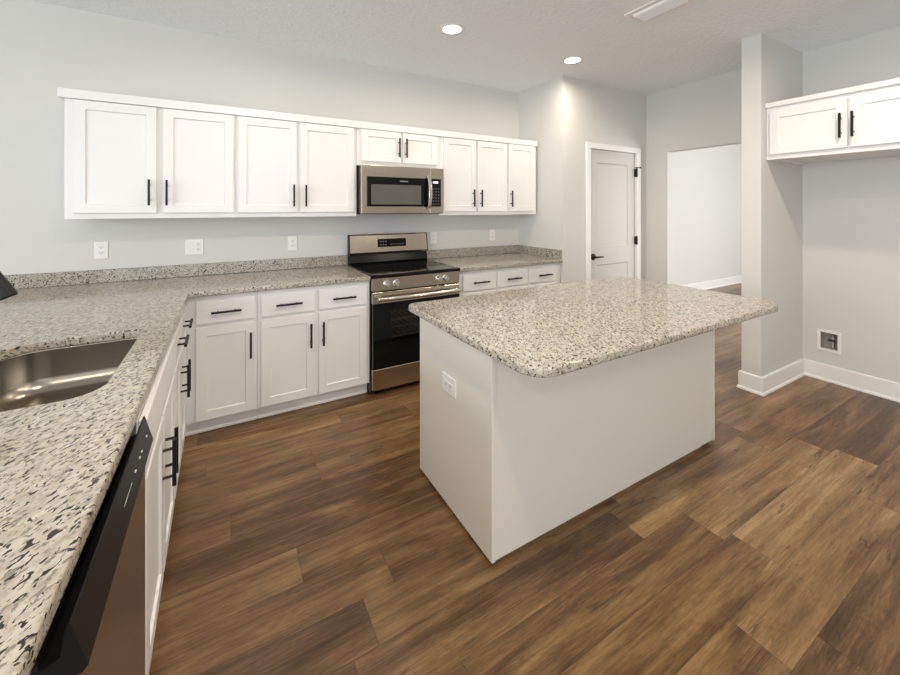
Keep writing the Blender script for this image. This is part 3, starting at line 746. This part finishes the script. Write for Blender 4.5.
# control strip: bevelled front bar standing proud, with a finger pocket behind it
bm = bmesh.new()
extrude_profile(bm, [(.020, .792), (-.030, .792), (-.037, .799), (-.019, .864), (-.017, .867), (-.014, .864), (-.008, .825), (.012, .818), (.020, .870)], 'x', 0, w_)
cp = obj('control_panel', bm, M['blackplastic'], t)
def on_front(u, v): return Matrix.Translation((u, -.0605, v)) @ Matrix.Rotation(PI/2, 4, 'X')
lettering('logo', 'FRIGIDAIRE', .0135, M['legend'], cp, Matrix.Translation((.315, -.0290, .832)) @ Matrix.Rotation(PI/2+.270, 4, 'X'))
for u in (.40, .455, .482, .555):
    bm = bmesh.new(); box(bm, u-.004, u+.004, -.0300, -.027, .8305, .8335); obj('button', bm, M['legend'], cp)

# ------------------------------------------------------------------ outlets and switches
def rounded_plate(bm, w2, h2, t_=.006):
    box(bm, -w2, w2, -t_, 0, -h2, h2, .003, 2)
def duplex(t, cx, cz=0.0, rot=False):
    for s in (-1, 1):
        bm = bmesh.new(); dx, dz = (s*.0195, 0) if rot else (0, s*.0195)
        box(bm, cx+dx-.0165, cx+dx+.0165, -.0085, -.006, cz+dz-.0135, cz+dz+.0135, .002)
        rc = obj('receptacle', bm, M['plastic'], t)
        bm = bmesh.new()
        for a in (-.006, .006): box(bm, cx+dx+a-.0012, cx+dx+a+.0012, -.0089, -.008, cz+dz-.002, cz+dz+.0065)
        cyl(bm, (cx+dx, -.0089, cz+dz-.0065), (cx+dx, -.008, cz+dz-.0065), .0024, n=10)
        obj('slot', bm, M['slot'], rc)
def outlet(label, loc, rz, w2=.037, h2=.060, rot=False):
    t = thing('outlet', label, 'outlet', loc, rz, 'white wall outlets')
    bm = bmesh.new(); rounded_plate(bm, w2, h2); obj('cover_plate', bm, M['plastic'], t)
    duplex(t, 0, 0, rot)
    return t
outlet('white outlet left of the switch plate, under the left end of the wall cabinets', (-.754, YB, 1.137), 0)
outlet('white outlet between the switch plate and the range', (.488, YB, 1.130), 0)
outlet('white outlet close to the right edge of the range back panel', (1.838, YB, 1.125), 0)
outlet('white outlet above the short worktop near the pantry corner', (2.579, YB, 1.130), 0)
outlet('white outlet at half height on the fridge alcove back wall', (XR, .800, 1.157), -PI/2)
outlet('white outlet on the left end panel of the island', (IX0, 1.565, .598), -PI/2, .062, .042, True)
t = thing('switch_plate', 'white two-gang plate with a switch and an outlet under the wall cabinets', 'switch', (-.212, YB, 1.133), 0)
bm = bmesh.new(); rounded_plate(bm, .059, .059); obj('cover_plate', bm, M['plastic'], t)
bm = bmesh.new(); box(bm, -.0395, -.0065, -.0085, -.006, -.033, .033, .0015); obj('rocker', bm, M['plastic'], t)
duplex(t, .024)

# ice-maker water box in the alcove wall
t = thing('water_supply_box', 'white framed recessed water supply box low in the fridge alcove', 'water box', (XR, 1.214, .332), -PI/2)
bm = bmesh.new()
for q in ((-.072, .072, .066, .086), (-.072, .072, -.086, -.066), (-.072, -.052, -.066, .066), (.052, .072, -.066, .066)): box(bm, q[0], q[1], -.006, 0, q[2], q[3])
obj('frame', bm, M['plastic'], t)
bm = bmesh.new(); box(bm, -.0555, .0555, .080, .084, -.0695, .0695)
for q in ((-.0555, -.0525, -.0695, .0695), (.0525, .0555, -.0695, .0695), (-.0525, .0525, -.0695, -.0665), (-.0525, .0525, .0665, .0695)): box(bm, q[0], q[1], .0005, .080, q[2], q[3])
obj('box', bm, M['boxgrey'], t)
bm = bmesh.new(); cyl(bm, (.012, .045, -.066), (.012, .045, -.02), .011, n=16); cyl(bm, (.012, .045, -.02), (.012, .045, .035), .013, n=16); cyl(bm, (.012, .045, .005), (.012, .012, .005), .009, n=14)
obj('valve', bm, M['chrome'], t, True, 'metal shut-off valve')
bm = bmesh.new(); box(bm, -.012, .036, .004, .012, -.004, .014, .003); obj('valve_handle', bm, M['slot'], t)
bm = bmesh.new(); tube(bm, [(.012, .045, .03), (.018, .045, .05), (.035, .045, .056), (.0515, .045, .056)], .005, 10); obj('pipe', bm, M['brass'], t, True)

# ------------------------------------------------------------------ ceiling fixtures
def can(label, x, y, k=1.0):
    t = thing('recessed_light', label, 'ceiling light', (x, y, ZC), 0, 'recessed ceiling lights')
    bm = bmesh.new(); lathe(bm, [(.094, 0), (.094, -.004), (.088, -.007), (.070, -.006), (.066, -.002)], n=40); obj('trim_ring', bm, M['trim'], t, True)
    bm = bmesh.new(); lathe(bm, [(.0665, -.0025), (.05, -.005), (.0, -.006)], n=40); obj('lens', bm, M['lens'], t, True, 'glowing round lens')
    l = bpy.data.lights.new('lamp_glow', 'AREA'); l.shape = 'DISK'; l.size = .12; l.energy = CAN_POWER*k; l.spread = math.radians(172); l.color = CAN_COLOR
    o = bpy.data.objects.new('lamp_glow', l); COL.objects.link(o); o.parent = t; o.location = (0, 0, -.012)
can('lit round recessed light in the ceiling above the range side', 1.472, 2.483, .52)
can('lit round recessed light in the ceiling nearest the pantry door', 2.732, 2.469, .70)
can('lit round recessed light over the inner corner worktop', .21, 2.48, .40)
can('lit round recessed light over the sink end of the left worktop', .21, .5, 1.2)
can('unseen round recessed light added above the seating side of the island', 1.472, .5, .9)  # unseen can, added to brighten the lower cabinet fronts
can('lit round recessed light in front of the fridge alcove', 2.732, .5, 1.2)
can('lit round recessed light of the living area behind the left worktop', -1.55, -1.15, 1.7)
can('lit round recessed light at the rear by the right wall', 2.732, -1.5, .7)
t = thing('air_vent', 'white louvred air vent in the ceiling in front of the alcove', 'vent', (2.51, 1.53, ZC))
bm = bmesh.new()
for q in ((-.105, .105, -.185, -.150), (-.105, .105, .150, .185), (-.105, -.070, -.150, .150), (.070, .105, -.150, .150)): box(bm, q[0], q[1], q[2], q[3], -.008, 0, 0)
obj('frame', bm, M['trim'], t)
bm = bmesh.new()
for k in range(7):
    a = -.060+k*.020; extrude_profile(bm, [(a+.0045, -.0210), (a-.0070, -.0020), (a-.0085, -.0028), (a+.0028, -.0218)], 'y', -.150, .150)
obj('louvre', bm, M['ventwhite'], t)
bm = bmesh.new(); box(bm, -.070, .070, -.150, .150, -.001, -.0002); obj('duct_opening', bm, M['slot'], t)
